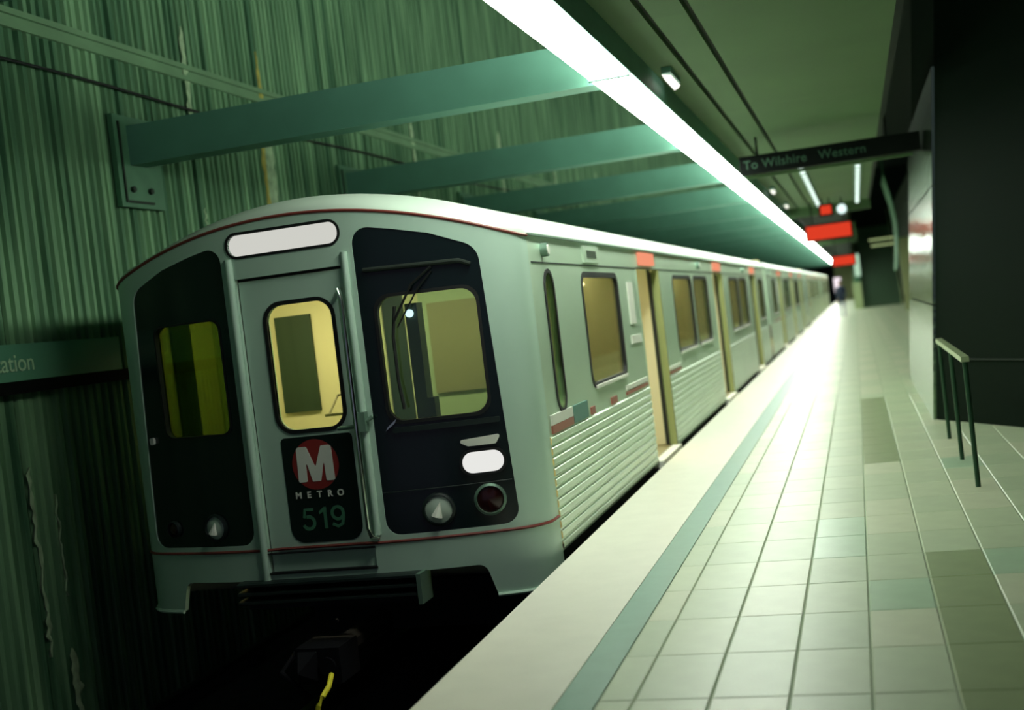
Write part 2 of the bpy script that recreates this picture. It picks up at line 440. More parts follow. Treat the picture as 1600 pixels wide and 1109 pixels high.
while BY0-2*BP+n*BP < 122:
    y = BY0-2*BP+n*BP
    if proto is None:
        e = empty('ceiling_beam', (-6.1, y, 3.4))
        MB().box(-.1, 4.30, 0, .26, 0, .35).build('beam', M['beam'], e)
        MB().box(-.02, .03, -.2, .50, -.38, .44).build('wall_plate', M['plate'], e)
        for a, b in ((-.02, -.22), (.26, -.22)):
            MB().tube([(.02, a, b), (.06, a, b)], .028, 8).build('bolt', M['groove'], e)
        MB().box(.03, .045, -.14, -.12, -.32, .38).box(.03, .045, -.14, .3, -.34, -.32).build('plate_rib', M['groove'], e)
        MB().box(4.22, 4.32, 0, .26, .3, .42).build('strip_bracket', M['beam'], e)
        proto = e
    else: e = copy_tree(proto); e.location = (-6.1, y, 3.4)
    i = n-2
    lab = BL[i] if 0 <= i < 3 else 'teal cross beam over the track, %s from the front' % ORD[i] if 3 <= i < 8 else ('teal beam among the receding row between train roof and strip lights' if i >= 3 else 'teal beam overhead nearer than the train front')
    tag(e, lab, 'beam', 'cross beams over the track'); n += 1
# cable along the wall
tag(MB().tube([(-6.07, y, 4.06+.025*math.sin(y*.9)) for y in [(-5+i*.6) for i in range(220)]], .012, 6).build('wall_cable', M['rubber']), 'thin black cable running along the ribbed wall above the beam ends', 'cable')
# third rail beside the wall
e = empty('third_rail', (-5.78, 0, PIT-.16), 'dim rail on low blocks along the foot of the ribbed wall', 'rail')
MB().box(-.035, .035, -3, 125, .12, .18).build('conductor', M['railsteel'], e)
for q in range(12): box('insulator', M['under'], (-.05, .05, q*2.4+.5, q*2.4+.7, 0, .12), e)
for sx, lb in ((-.72, 'running rail under the left side of the train'), (.72, 'running rail under the right side of the train')):
    x = -3.66+sx
    rr_ = MB().box(x-.07, x+.07, -3, 128, PIT-.16, PIT-.14).box(x-.01, x+.01, -3, 128, PIT-.14, PIT-.04).box(x-.035, x+.035, -3, 128, PIT-.04, PIT).build('running_rail', M['railsteel'])
    tag(rr_, lb, 'rail')
# ================================================================== TRAIN
CX, CY = -3.66, 7.5; HW = 1.54
# plan curve of the front, parametrised by arc length from the centre
def plan_pts():
    pts = [(0.0, 0.0)]; dxx = .02
    x = 0
    while x < 1.30:
        x += dxx; pts.append((x, .16*max(0, (x-.25)/1.05)**2))
    x0, y0 = pts[-1]; r = HW-x0
    sl = .30
    for k in range(1, 13):
        a = sl + (math.pi/2-sl)*k/12
        pts.append((x0+r*(math.sin(a)-math.sin(sl))/(1-math.sin(sl)), y0+1.1*r*(math.cos(sl)-math.cos(a))))
    xe, ye = pts[-1]
    for k in range(1, 8): pts.append((HW, ye+(.56-ye)*k/7))
    return pts
PL = plan_pts(); SL = [0]
for a, b in zip(PL, PL[1:]): SL.append(SL[-1]+math.hypot(b[0]-a[0], b[1]-a[1]))
SMAX = SL[-1]
def plan(s):
    sg = -1 if s < 0 else 1; s = min(abs(s), SMAX)
    for i in range(1, len(SL)):
        if s <= SL[i]+1e-9:
            t = (s-SL[i-1])/(SL[i]-SL[i-1]); a, b = PL[i-1], PL[i]
            x, y = a[0]+(b[0]-a[0])*t, a[1]+(b[1]-a[1])*t; nx, ny = (b[1]-a[1]), -(b[0]-a[0]); l = math.hypot(nx, ny)
            return x*sg, y, nx/l*sg, ny/l
    return PL[-1][0]*sg, PL[-1][1], sg, 0
def s_of_x(x):
    a = abs(x)
    for i in range(1, len(PL)):
        if PL[i][0] >= a: t = (a-PL[i-1][0])/(PL[i][0]-PL[i-1][0]+1e-12); return (SL[i-1]+(SL[i]-SL[i-1])*t)*(1 if x >= 0 else -1)
    return SMAX
def ztop(x): return 2.50-.135*x*x          # red line height
def mapf(off):
    """off = distance proud of the surface"""
    def fn(s, z, d):
        x, y, nx, ny = plan(s); k = off-d
        return (x+nx*k, y+ny*k, z)
    return fn
def SX(pts): return [(s_of_x(x), z) for x, z in pts]

car = empty('train_car', (CX, CY, PIT), None, 'train car', 'cars of the train at the platform')
UP = (0, 0, -PIT)
def P_(mb, name, m, smooth=False, parent=None):
    o = mb.build(name, m, None, smooth); 
    if parent: o.parent = parent
    else: o.parent = car; o.location = UP
    return o
# ---- front mask
top = [(s, ztop(plan(s)[0])) for s in [SMAX*(1-2*i/48) for i in range(49)]]
sk = s_of_x(1.18)
bot = [(-SMAX, -.17), (-sk+.0, -.17)] + [tuple(p) for p in rpoly([(-sk, -.17), (-sk+.06, .035), (sk-.06, .035), (sk, -.17)], [0, .07, .07, 0], 5)[1:-1]] + [(sk, -.17), (SMAX, -.17)]
outer = bot+top
xo = 1.375
def panel_outline(sg):
    # black panel outline in x,z ; rounded
    pts = [(.49, .285), (xo+.0, .285), (xo-.07, 2.13), (1.0, 2.255), (.75, 2.315), (.49, 2.365)]
    p = [(a*sg, b) for a, b in pts]
    if sg < 0: p = p[::-1]
    rr = [.10, .10, .14, 0, 0, .10]
    if sg < 0: rr = rr[::-1]
    return [(s_of_x(v.x), v.y) for v in rpoly(p, rr, 6)]
pR, pL = panel_outline(1), panel_outline(-1)
doorhole = [(s_of_x(x), z) for x, z in [(-.395, .075), (.395, .075), (.395, 2.115), (-.395, 2.115)]]
sign_loop = [(s_of_x(v.x), v.y) for v in rpoly([(-.42, 2.27), (.40, 2.27), (.40, 2.415), (-.42, 2.415)], .068, 7)]
mb = MB(); sheet(mb, outer, [pR, pL, doorhole, sign_loop], mapf(0), .035, .07)
P_(mb, 'front_mask', M['mask'], True)
# black panels with window openings
wr = rrect(s_of_x(.585), s_of_x(1.28), 1.02, 1.89, .11)   # windscreen
wlh = rrect(s_of_x(-1.15), s_of_x(-.565), 1.06, 1.87, .07)
mb = MB(); sheet(mb, pR, [wr], mapf(-.008), .03, .08); bpR = P_(mb, 'windscreen_panel', M['blackp'], True)
mb = MB(); sheet(mb, pL, [wlh], mapf(-.008), .03, .08); bpL = P_(mb, 'left_panel', M['blackp'], True)
def shrink(loop, d):
    cx = sum(p[0] for p in loop)/len(loop); cz = sum(p[1] for p in loop)/len(loop)
    w2 = max(p[0] for p in loop)-cx; h2 = max(p[1] for p in loop)-cz
    return [(cx+(p[0]-cx)*(1-d/w2), cz+(p[1]-cz)*(1-d/h2)) for p in loop]
def part(mb, name, m, parent, smooth=True): return mb.build(name, m, parent, smooth)
mb = MB(); sheet(mb, wr, [], mapf(-.035), .006, .1); part(mb, 'windscreen', M['glasscab'], bpR)
mb = MB(); sheet(mb, wlh, [], mapf(-.035), .006, .1); part(mb, 'cab_window', M['glassolive'], bpL)
mb = MB(); sheet(mb, wr, [shrink(wr, .022)], mapf(.0), .05, .1); part(mb, 'window_gasket', M['rubber'], bpR)
mb = MB(); sheet(mb, wlh, [shrink(wlh, .012)], mapf(.0), .05, .1); part(mb, 'window_gasket', M['rubber'], bpL)
# shadow line of the recess above windscreen, put in as a dark tube
mb = MB(); mb.tube([mapf(.012)(s_of_x(x), 2.06-.02*(x-.6)+(.0 if x < 1.2 else -(x-1.2)*.6), 0) for x in [.55+.07*i for i in range(11)]], .016, 8); part(mb, 'visor_shadow_line', M['darkwall'], bpR)
mb = MB(); mb.tube([mapf(.004)(s_of_x(x), .575-.0*x, 0) for x in [.50+.085*i for i in range(11)]], .004, 6); part(mb, 'panel_seam', M['grille'], bpR)
# bottom ledge of windscreen
mb = MB(); sheet(mb, rrect(s_of_x(.62), s_of_x(1.32), .965, 1.0, .01), [], mapf(.015), .03, .08); part(mb, 'windscreen_ledge', M['grille'], bpR)
# small chrome plate at ledge corner
mb = MB(); mb.add([mapf(.02)(s_of_x(x), z, d) for x, z in ((.575, .985), (.64, 1.03), (.655, 1.06), (.59, 1.01)) for d in (0, .02)], [(0, 2, 4, 6), (1, 7, 5, 3), (0, 1, 3, 2), (2, 3, 5, 4), (4, 5, 7, 6), (6, 7, 1, 0)]); part(mb, 'chrome_clip', M['chrome'], bpR, False)
# wiper
wf = mapf(.03)
mb = MB(); mb.tube([wf(s_of_x(1.0), 2.03, 0), wf(s_of_x(.86), 1.93, 0), wf(s_of_x(.72), 1.70, 0)], .009, 6)
mb.tube([wf(s_of_x(1.0), 2.0, 0), wf(s_of_x(.90), 1.90, 0), wf(s_of_x(.74), 1.66, 0)], .006, 6)
wp = part(mb, 'wiper_arm', M['rubber'], bpR)
mb = MB(); mb.tube([wf(s_of_x(.735), 1.80, .0), wf(s_of_x(.70), 1.60, .012), wf(s_of_x(.70), 1.30, .012), wf(s_of_x(.72), 1.12, .0)], .011, 6); part(mb, 'wiper_blade', M['rubber'], bpR)
# lamps
def disc_lamp(x, z, r, m, nm, par, rim=M['grille']):
    s = s_of_x(x); px, py, nx, ny = plan(s)
    ring = []
    prof = [(r*1.25, -.012), (r*1.22, .012), (r*1.05, .02), (r, .006)]
    def rg(rr, d, n=20): return [mapf(d)(s+rr*math.cos(2*math.pi*k/n), z+rr*math.sin(2*math.pi*k/n), 0) for k in range(n)]
    mb = MB(); mb.loft([rg(a, b) for a, b in prof], True); h = part(mb, nm, rim, par)
    mb = MB(); n = 20; rows = [rg(r*q, .004+.018*(1-q*q)) for q in (1, .85, .6, .3, .03)]; mb.loft(rows, True); mb.add(rows[-1], [tuple(range(n))])
    part(mb, 'lens', m, h)
    if m is M['lens']:
        for a in (.25,): # white wedge painting the bright reflection on the lens
            q = MB(); q.tube([mapf(.024)(s-r*.5*math.cos(a+1), z-r*.5*math.sin(a+1), 0), mapf(.026)(s+r*.55*math.cos(a+1), z+r*.55*math.sin(a+1), 0)], r*.42, 8, r*.03); part(q, 'painted_glint', M['white'], h)
    return h
P_(MB().box(-.01, .01, .1, .12, -.3, -.28), 'step_bolt', M['under'])
disc_lamp(.86, .43, .092, M['lens'], 'headlight', bpR); disc_lamp(1.20, .46, .088, M['lensred'], 'tail_light', bpR, M['dull'])
disc_lamp(-.80, .42, .078, M['lens'], 'headlight', bpL); disc_lamp(-1.18, .42, .05, M['lensred'], 'tail_light', bpL)
so, s1 = s_of_x(1.05), s_of_x(1.315)
mb = MB(); sheet(mb, rrect(so, s1, .645, .785, .068), [], mapf(.012), .03, .1); part(mb, 'marker_lamp', M['lampwhite'], bpR)
mb = MB(); sheet(mb, rrect(so-.02, s1+.02, .63, .80, .08), [rrect(so, s1, .645, .785, .068)], mapf(.016), .03, .1); part(mb, 'lamp_bezel', M['rubber'], bpR)
mb = MB(); sheet(mb, rpoly([(so+.05, .825), (s1-.04, .825), (s1, .885), (so-.03, .868)], .012, 3), [], mapf(.012), .03, .1); part(mb, 'lamp_visor', M['white'], bpR)
mb = MB(); sheet(mb, rrect(-s_of_x(1.28)-.02, -s_of_x(1.28)+.02, 1.035, 1.085, .015), [], mapf(.015), .02, .1); part(mb, 'small_reflector', M['white'], bpL)
# headsign
mb = MB(); sheet(mb, sign_loop, [], mapf(-.02), .02, .1); hs = P_(mb, 'headsign', M['headsign'])
mb = MB(); ringplate(mb, sign_loop, .018, mapf(.006), .03, .1); part(mb, 'headsign_rim', M['rubber'], hs)
# front door, recessed
yd = .03
def flat(y):
    return lambda s, z, d: (s, y+d, z)
doorpane = rrect(-.205, .275, 1.05, 1.905, .11)
mb = MB(); sheet(mb, [(-.385, .085), (.385, .085), (.385, 2.095), (-.385, 2.095)], [doorpane], flat(yd), .035); fd = P_(mb, 'front_door', M['mask'])
mb = MB(); sheet(mb, doorpane, [], flat(yd+.015), .006); part(mb, 'door_window', M['glass'], fd)
mb = MB(); ringplate(mb, doorpane, .028, flat(yd-.008), .03); part(mb, 'door_gasket', M['rubber'], fd)
mb = MB(); sheet(mb, rpoly([(-.215, .275), (.315, .275), (.315, 1.0), (-.215, 1.0)], [.1, .1, .03, .03], 6), [], flat(yd-.004), .006); lp = part(mb, 'door_lower_panel', M['blackp'], fd)
# dark reveal around the door
mb = MB(); sheet(mb, [(-.41, .06), (.41, .06), (.41, 2.14), (-.41, 2.14)], [[(-.386, .083), (.386, .083), (.386, 2.097), (-.386, 2.097)]], flat(.045), .02); P_(mb, 'door_seal', M['rubber'])
# mouldings each side of the door
mb = MB(); mb.tube([(-.425, -.004, .03), (-.425, -.004, 2.255)], .028, 10); P_(mb, 'door_moulding', M['mask'], True)
mb = MB(); mb.tube([(.43, -.004, .30), (.43, -.004, 2.2)], .024, 10); P_(mb, 'door_moulding', M['mask'], True)
# grab bar right of the door
mb = MB(); mb.tube([(.36, .02, 1.96), (.385, -.06, 1.95), (.40, -.075, 1.88), (.40, -.075, .36), (.405, -.055, .30), (.43, .0, .28)], .017, 10)
gb = P_(mb, 'grab_bar', M['chrome'], True)
mb = MB(); mb.tube([(.25, -.03, 1.035), (.40, -.05, 1.04), (.50, -.02, 1.09)], .014, 8); mb.box(.39, .46, -.06, 0, 1.0, 1.13); part(mb, 'bar_bracket', M['dull'], gb, False)
# logo: red disc, white M, METRO, 519
lx, lz = .025, .805
mb = MB(); sheet(mb, [(lx+.172*math.cos(a*math.pi/20), lz+.172*math.sin(a*math.pi/20)) for a in range(40)], [], flat(yd-.007), .003); part(mb, 'logo_disc', M['redlogo'], fd, False)
m_ = [(-.125, -.115), (-.065, -.115), (-.062, .03), (-.028, -.115), (.028, -.115), (.062, .03), (.065, -.115), (.125, -.115), (.12, .125), (.05, .125), (0, -.02), (-.05, .125), (-.12, .125)]
mb = MB(); sheet(mb, rpoly([(lx+a*1.08, lz+b) for a, b in m_], [.012, .012, .004, .008, .008, .004, .012, .012, .02, .012, .006, .012, .02], 4), [], flat(yd-.011), .004); part(mb, 'logo_letter', M['white'], fd, False)
for q, ch in enumerate('METRO'): text_mesh('letter', ch, .060, M['white'], fd, face_south(-.125+q*.078, yd-.01, .60), .002, .0018)
def ribbon(path, wd):
    P = [Vector(p) for p in path]; l = []; q = []
    for i, p in enumerate(P):
        t = (P[min(i+1, len(P)-1)]-P[max(i-1, 0)]).normalized(); n_ = Vector((-t.y, t.x))*wd/2; l.append(p+n_); q.append(p-n_)
    return l+q[::-1]
def arc(cx, cz, rx, rz, a0, a1, n=12): return [(cx+rx*math.cos(math.radians(a0+(a1-a0)*i/n)), cz+rz*math.sin(math.radians(a0+(a1-a0)*i/n))) for i in range(n+1)]
nx0, nz0 = -.075, .365
d5 = MB(); sheet(d5, ribbon(arc(nx0, nz0+.045, .042, .042, -160, 110), .022), [], flat(yd-.008), .004)
sheet(d5, ribbon([(nx0-.030, nz0+.08), (nx0-.022, nz0+.136), (nx0+.04, nz0+.136)], .020), [], flat(yd-.0085), .004); part(d5, 'car_number', M['number'], fd, False)
d1 = MB(); sheet(d1, [(nx0+.115, nz0), (nx0+.137, nz0), (nx0+.137, nz0+.147), (nx0+.120, nz0+.147), (nx0+.082, nz0+.118), (nx0+.082, nz0+.098), (nx0+.115, nz0+.116)], [], flat(yd-.008), .004); part(d1, 'car_number', M['number'], fd, False)
d9 = MB(); cc = (nx0+.22, nz0+.10); sheet(d9, arc(*cc, .052, .052, 0, 349, 24), [arc(*cc, .031, .031, 0, 345, 22)], flat(yd-.008), .004)
sheet(d9, ribbon([(cc[0]+.041, cc[1]), (cc[0]+.040, cc[1]-.035), (cc[0]+.028, cc[1]-.075), (cc[0]-.005, cc[1]-.091), (cc[0]-.044, cc[1]-.072)], .021), [], flat(yd-.0085), .004); part(d9, 'car_number', M['number'], fd, False)
# threshold box below door
mb = MB(); mb.box(-.40, .40, -.012, .03, .075, .09).box(-.40, .40, -.012, .03, .215, .222); P_(mb, 'door_step', M['rubber'])
# red pinstripes
mb = MB(); mb.tube([mapf(.002)(SMAX*(1-2*i/60), ztop(plan(SMAX*(1-2*i/60))[0])+.004, 0) for i in range(61)], .011, 6); P_(mb, 'red_pinstripe', M['red'], True)
mb = MB()
for a, b in ((-SMAX, -.42), (.42, SMAX-.02)): mb.tube([mapf(.001)(a+(b-a)*i/24, .245, 0) for i in range(25)], .011, 6)
mb.tube([(-.42, 0, .245), (-.30, .02, .245), (.30, .02, .245), (.42, 0, .245)], .011, 6)
P_(mb, 'red_pinstripe', M['red'], True)
# fairing between pinstripe and roof
def roofz(x):
    a = abs(x)
    if a < 1.36: return 2.655-.16*a*a
    t = (a-1.36)/(HW-1.36); return 2.359-.165*(1-math.sqrt(max(0, 1-t*t)))
xs = [HW*math.sin(math.pi/2*(-1+2*i/44)) for i in range(45)]
rows = []
ss = [SMAX*(-1+2*i/44) for i in range(45)]
for r in range(9):
    t = r/8; a = t*math.pi/2; row = []
    for i in range(45):
        s = ss[i]; x0, y0, _, _ = plan(s); z0 = ztop(x0); x1 = xs[i]; y1 = .56; z1 = roofz(x1)
        if abs(x1) > 1.5: z1 = roofz(x1)
        # quarter-ellipse blend
        e = 1-math.cos(a); q = math.sin(a)
        row.append((x0+(x1-x0)*e, y0+(y1-y0)*e, z0+(z1-z0)*q))
    rows.append(row)
mb = MB(); mb.loft(rows); P_(mb, 'roof_fairing', M['mask_roof'], True)
mb = MB(); mb.box(-1.14, 1.14, .30, .36, -.05, .05); P_(mb, 'buffer_beam', M['under'])
# skirt lip and anticlimber
for sg in (1, -1):
    mb = MB(); mb.tube([mapf(.006)(sg*(sk+(SMAX-sk)*i/12), -.175, 0) for i in range(13)], .014, 6); P_(mb, 'skirt_lip', M['mask'], True)
mb = MB()
for z in (.005, -.055, -.115): mb.add([(a, b, z+c) for a in (-.62, .70) for b, c in ((-.06, .0), (-.09, .012), (-.09, .028), (-.06, .035), (.1, .035), (.1, 0))], [(0, 1, 2, 3, 4, 5), (6, 11, 10, 9, 8, 7)]+[(i, (i+1) % 6, 6+(i+1) % 6, 6+i) for i in range(6)])
ac = P_(mb, 'anticlimber', M['grille']); part(MB().box(.70, .73, -.1, .1, -.16, .04), 'end_plate', M['dull'], ac, False)
part(MB().box(-.62, .70, .05, .10, -.17, .04), 'backing', M['under'], ac, False)
# coupler
mb = MB(); mb.box(-.16, .16, -.25, .05, -.62, -.38).tube([(0, 0, -.5), (0, .9, -.5)], .09, 10)
mb.add([(-.14, -.25, -.6), (.0, -.25, -.6), (.0, -.25, -.4), (-.14, -.25, -.4), (-.07, -.42, -.5)], [(0, 1, 4), (1, 2, 4), (2, 3, 4), (3, 0, 4), (0, 3, 2, 1)])
YH = [(-3.45, 7.12, -.52), (-3.42, 7.0, -.56), (-3.43, 6.92, -.60), (-3.455, 6.9, -.645), (-3.48, 6.9, -.73), (-3.50, 6.9, -.84), (-3.52, 6.92, -.98), (-3.53, 6.98, -1.12)]
M['coupler'] = mat('black_coupler', (12, 12, 18), .85, spec=.2)
cp = P_(mb, 'coupler', M['coupler']); part(MB().tube([(.07, -.27, -.5), (.07, -.24, -.5)], .06, 12), 'coupler_face', M['coupler'], cp)
part(MB().tube([(YX-.06-CX, YY-CY, YZ) for YX, YY, YZ in YH], .018, 8), 'yellow_hose', M['yellow'], cp)
part(MB().tube([(-.25, -.05, -.45), (-.3, -.2, -.55), (-.1, -.22, -.72)], .02, 8), 'air_hose', M['coupler'], cp)

# ---- body common to all cars
CL = 22.5; Y0 = .56; Y9 = CL
def side(sg, off=0): return lambda s, z, d: (sg*(HW+off-d), s, z)
OFF = 7.5
doors = [(12.25-OFF, 13.65-OFF), (19.03-OFF, 20.43-OFF), (25.85-OFF, 27.25-OFF)]
def build_body(par, lead, y0):
    L = (0, 0, -PIT)
    def PB(mb, name, m, smooth=False): o = mb.build(name, m, par, smooth, L); return o
    edges = [y0]+[v for d in doors for v in d]+[Y9]
    wins = {0: [(9.62-OFF, 11.16-OFF)], 1: [(14.68-OFF, 16.42-OFF), (16.62-OFF, 18.2-OFF)], 2: [(21.4-OFF, 23.1-OFF), (23.3-OFF, 24.9-OFF)], 3: [(27.9-OFF, 29.3-OFF)]}
    for k in range(4):
        a, b = edges[2*k], edges[2*k+1]
        for sg in (1, -1):
            holes = []; sl = []
            for w0, w1 in wins[k]: holes.append(rrect(w0, w1, 1.0, 1.93, .09, 4))
            if k == 0 and lead: sl.append(rrect(8.40-OFF, 8.66-OFF, .93, 1.94, .125, 5))
            mb = MB(); sheet(mb, [(a, .79), (b, .79), (b, 2.0), (a, 2.0)], holes+sl, side(sg), .04); sp = PB(mb, 'side_panel', M['steel'])
            for h in holes+sl:
                mb = MB(); sheet(mb, h, [], side(sg, .006 if h in sl else -.02), .006); mb.build('side_window', M['glassdark'] if h in sl else M['glassside'], sp)
                mb = MB(); ringplate(mb, shrink(h, .012 if h in sl else .03), .03 if h in sl else .045, side(sg, .009 if h in sl else .006), .01 if h in sl else .03); mb.build('window_frame', M['rubber'], sp)
            for w0, w1 in wins[k]:
                mb = MB(); mb.box(sg*(HW+.004), sg*(HW+.022), w0+.1, w1-.06, .985, 1.01); mb.build('window_sill', M['white'], sp)
            if sg > 0 or True:
                # fluted lower siding
                prof = []; nz = 11; z = .79
                for q in range(nz):
                    zz = .79-q*.072
                    prof += [(0, zz), (.011, zz-.010), (.011, zz-.048), (0, zz-.060)]
                prof += [(0, .0), (-.03, -.01)]
                rows = [[(sg*(HW+px), yy_, pz) for px, pz in prof] for yy_ in (a, b)]
                mb = MB(); mb.loft(rows); PB(mb, 'fluted_siding', M['steel_flute'])
    # letterboard, cant rail and roof
    for sg in (1, -1):
        mb = MB(); mb.box(sg*(HW-.04), sg*(HW), y0, Y9, 2.0, 2.2); PB(mb, 'letterboard', M['steel'])
        mb = MB(); mb.box(sg*HW, sg*(HW+.02), y0, Y9, 2.185, 2.2); PB(mb, 'gutter', M['dull'])
        PB(MB().box(sg*HW, sg*(HW+.004), y0+.05, Y9, 1.995, 2.005), 'panel_seam', M['grille'])
    rx = [HW*math.sin(math.pi/2*(-1+2*i/32)) for i in range(33)]
    mb = MB(); mb.loft([[(x, y0, roofz(x)) for x in rx], [(x, Y9, roofz(x)) for x in rx]])
    PB(mb, 'roof', M['mask_roof'], True)
    mb = MB(); mb.box(-1.5, 1.5, y0-.1, Y9, -.10, .0); PB(mb, 'carriage_floor', M['under'])
    for nm, a in (('truck', 2.0), ('truck', 17.2)):
        mb = MB(); mb.box(-1.1, 1.1, a, a+2.6, -.85, -.45)
        for q in (.5, 2.1):
            for x in (-.78, .72): mb.tube([(x, a+q, -.74), (x+.08, a+q, -.74)], .40, 16)
        PB(mb, nm, M['under'])
    mb = MB(); mb.box(-1.3, 1.3, 6.5, 15.5, -.75, -.12); PB(mb, 'equipment_box', M['under'])
    # interior
    PB(MB().box(-1.48, 1.48, y0+.05, Y9-.1, .0, .02), 'interior_floor', M['brown'])
    PB(MB().box(-1.48, 1.48, y0+.05, Y9-.1, 2.1, 2.13), 'interior_ceiling', M['cream'])
    for x in (-.62, .62): PB(MB().box(x-.07, x+.07, y0+1.6, Y9-.6, 2.08, 2.1), 'ceiling_tube', M['cabin_lamp'])
    PB(MB().box(-1.48, 1.48, Y9-.14, Y9-.1, 0, 2.4), 'end_wall', M['cream'])
    PB(MB().box(-1.5, 1.5, Y9-.04, Y9, 0, 2.3), 'end_panel', M['steel'])
    # doors
    for a, b in doors:
        for sg in (1, -1):
            PB(MB().box(sg*(HW-.07), sg*(HW+.004), b-.02, b+.05, .02, 2.0), 'door_post', M['olive'])
            PB(MB().box(sg*(HW-.045), sg*(HW+.004), a-.05, a+.0, .02, 2.0), 'door_post', M['steel'])
            if sg > 0:
                PB(MB().box(HW-.10, HW-.071, b-.06, b+.66, .03, 1.98), 'door_leaf', M['olive'])
                PB(MB().box(HW-.10, HW-.071, b-.075, b-.06, .03, 1.98), 'door_edge', M['rubber'])
                PB(MB().box(HW-.09, HW-.05, a-.66, a+.02, .03, 1.98), 'door_leaf', M['olive'])
            else: PB(MB().box(-HW+.05, -HW+.09, a-.02, b+.02, .03, 1.98), 'door_leaf', M['steel'])
            # windscreen partition inside
            PB(MB().box(sg*(HW-.85), sg*(HW-.125), b-.012, b+.02, .03, 2.05), 'partition', M['partition'])
            PB(MB().box(sg*(HW-.125), sg*(HW-.09), b-.014, b+.018, .03, 2.05), 'door_pocket', M['darkint'])
        ds = PB(MB().box(HW-.05, HW+.055, a+.02, b-.02, -.055, .02), 'door_sill', M['white'])
        PB(MB().box(HW-.001, HW+.03, a+.15, b-.35, 2.035, 2.165), 'door_indicator', M['indred'])
    # decals along the belt
    for (ya, yb, za, zb, m) in [(8.13, 8.78, .86, .93, M['white']), (8.13, 8.78, .80, .858, M['reddecal']), (8.80, 9.3, .80, .93, M['bluegreen']), (9.42, 9.56, .80, .86, M['reddecal']), (10.25, 10.5, .80, .86, M['reddecal']),
                               (10.98, 12.15, .86, .90, M['white']), (10.98, 12.15, .815, .845, M['reddecal']), (13.72, 14.6, .85, .89, M['white']), (13.72, 14.6, .81, .835, M['reddecal'])]:
        if lead or ya > 9: PB(MB().box(HW-.001, HW+.012, ya-OFF, yb-OFF, za, zb), 'belt_decal', m)
    # round lamps and vents on the letterboard
    for ya in (8.44, 17.2, 24.2):
        h = PB(MB().tube([(HW, ya-OFF, 2.09), (HW+.05, ya-OFF, 2.09)], .05, 12), 'side_lamp', M['dull'], True)
        MB().tube([(HW+.05, ya-OFF, 2.09), (HW+.055, ya-OFF, 2.09)], .036, 12).build('lamp_glass', M['white'], h)
    v = PB(MB().box(HW, HW+.02, 9.75-OFF, 10.35-OFF, 2.02, 2.16), 'destination_box', M['steel'])
    MB().box(HW+.015, HW+.024, 9.87-OFF, 10.23-OFF, 2.06, 2.12).build('destination_slot', M['darkint'], v)
    PB(MB().box(HW, HW+.01, 11.62-OFF, 11.9-OFF, 1.45, 1.86), 'notice_sticker', M['white'])
    PB(MB().box(HW, HW+.01, 11.55-OFF, 12.1-OFF, 1.26, 1.34), 'notice_sticker', M['white'])
    # seats
    sb = MB().box(-.45, .45, 0, .42, .38, .46).add([(-.45, .36, .46), (.45, .36, .46), (.45, .50, .95), (-.45, .50, .95), (-.45, .42, .46), (.45, .42, .46), (.45, .56, .95), (-.45, .56, .95)], [(0, 1, 2, 3), (7, 6, 5, 4), (0, 3, 7, 4), (1, 5, 6, 2), (3, 2, 6, 7), (0, 4, 5, 1)]).box(-.3, .3, .1, .3, 0, .38)
    first = None
    for y in (2.3, 7.3, 8.5, 9.7, 14.2, 15.4, 16.6, 20.4):
        for x in (-1.0, 1.0):
            if first is None: first = sb.build('seat', M['seat'], par, False, (x, y, -PIT))
            else: inst(first, (x, y, -PIT))
    if not lead:
        PB(MB().box(-1.5, 1.5, y0, y0+.04, 0, 2.3), 'end_panel', M['steel'])
        PB(MB().tube([(0, -.5, -.5), (0, 1.0, -.5)], .1, 10), 'coupler', M['under'])
car2 = empty('train_car', (CX, CY+23.0, PIT), None, 'train car', 'cars of the train at the platform')
build_body(car, True, .56); build_body(car2, False, .12)
tag(car, 'lead train car, numbered 519, with black-panelled front and headsign')
tag(car2, 'second train car, coupled right behind the lead car')
car3 = copy_tree(car2); car3.location.y = CY+46; tag(car3, 'third train car, farther back than the second')
car4 = copy_tree(car2); car4.location.y = CY+69; tag(car4, 'last train car, at the far end of the train')
# bellows between lead cars handled by coupler; interior of the cab
PC = lambda mb, nm, m, sm=False: mb.build(nm, m, car, sm, UP)
# bulkhead behind the cab: cream frame, dark doorway, board for the windscreen reflection
by = 1.95
mb = MB(); sheet(mb, [(-1.48, 0), (1.48, 0), (1.48, 2.12), (-1.48, 2.12)], [[(-.14, .5), (.06, .5), (.06, 1.98), (-.14, 1.98)]], lambda s, z, d: (s, by+d, z), .04); bk = PC(mb, 'cab_bulkhead', M['cream'])
MB().box(-.16, .08, by+.02, by+.05, .5, 2.0).build('cab_door', M['darkint'], bk)
MB().box(.20, .95, by-.02, by, .6, 2.0).build('sage_panel', M['sage'], bk)
MB().box(.28, .72, by-.05, by-.02, 1.10, 1.84).build('reflection_board', M['brown'], bk)  # brown reflection in the windscreen, put in as a coloured board
MB().box(-1.11, -.78, by-.03, by, 1.06, 1.88).build('doorway', M['darkint'], bk)
mb = MB().box(-1.49, -1.47, .45, by, .3, 2.1); ln = PC(mb, 'cab_lining', M['cream'])
for a, b, m in ((.85, 1.13, M['darkint']), (1.50, 1.82, M['sage'])): MB().box(-1.47, -1.45, a, b, .9, 2.05).build('lining_panel', m, ln)
PC(MB().box(-1.2, 1.2, 1.0, 1.22, 2.06, 2.09), 'cab_tube', emis('cab_tube_glow', (255, 244, 208), 15.0))
PC(MB().box(-1.2, 1.2, .16, .42, .92, .98), 'control_desk', M['olive'])
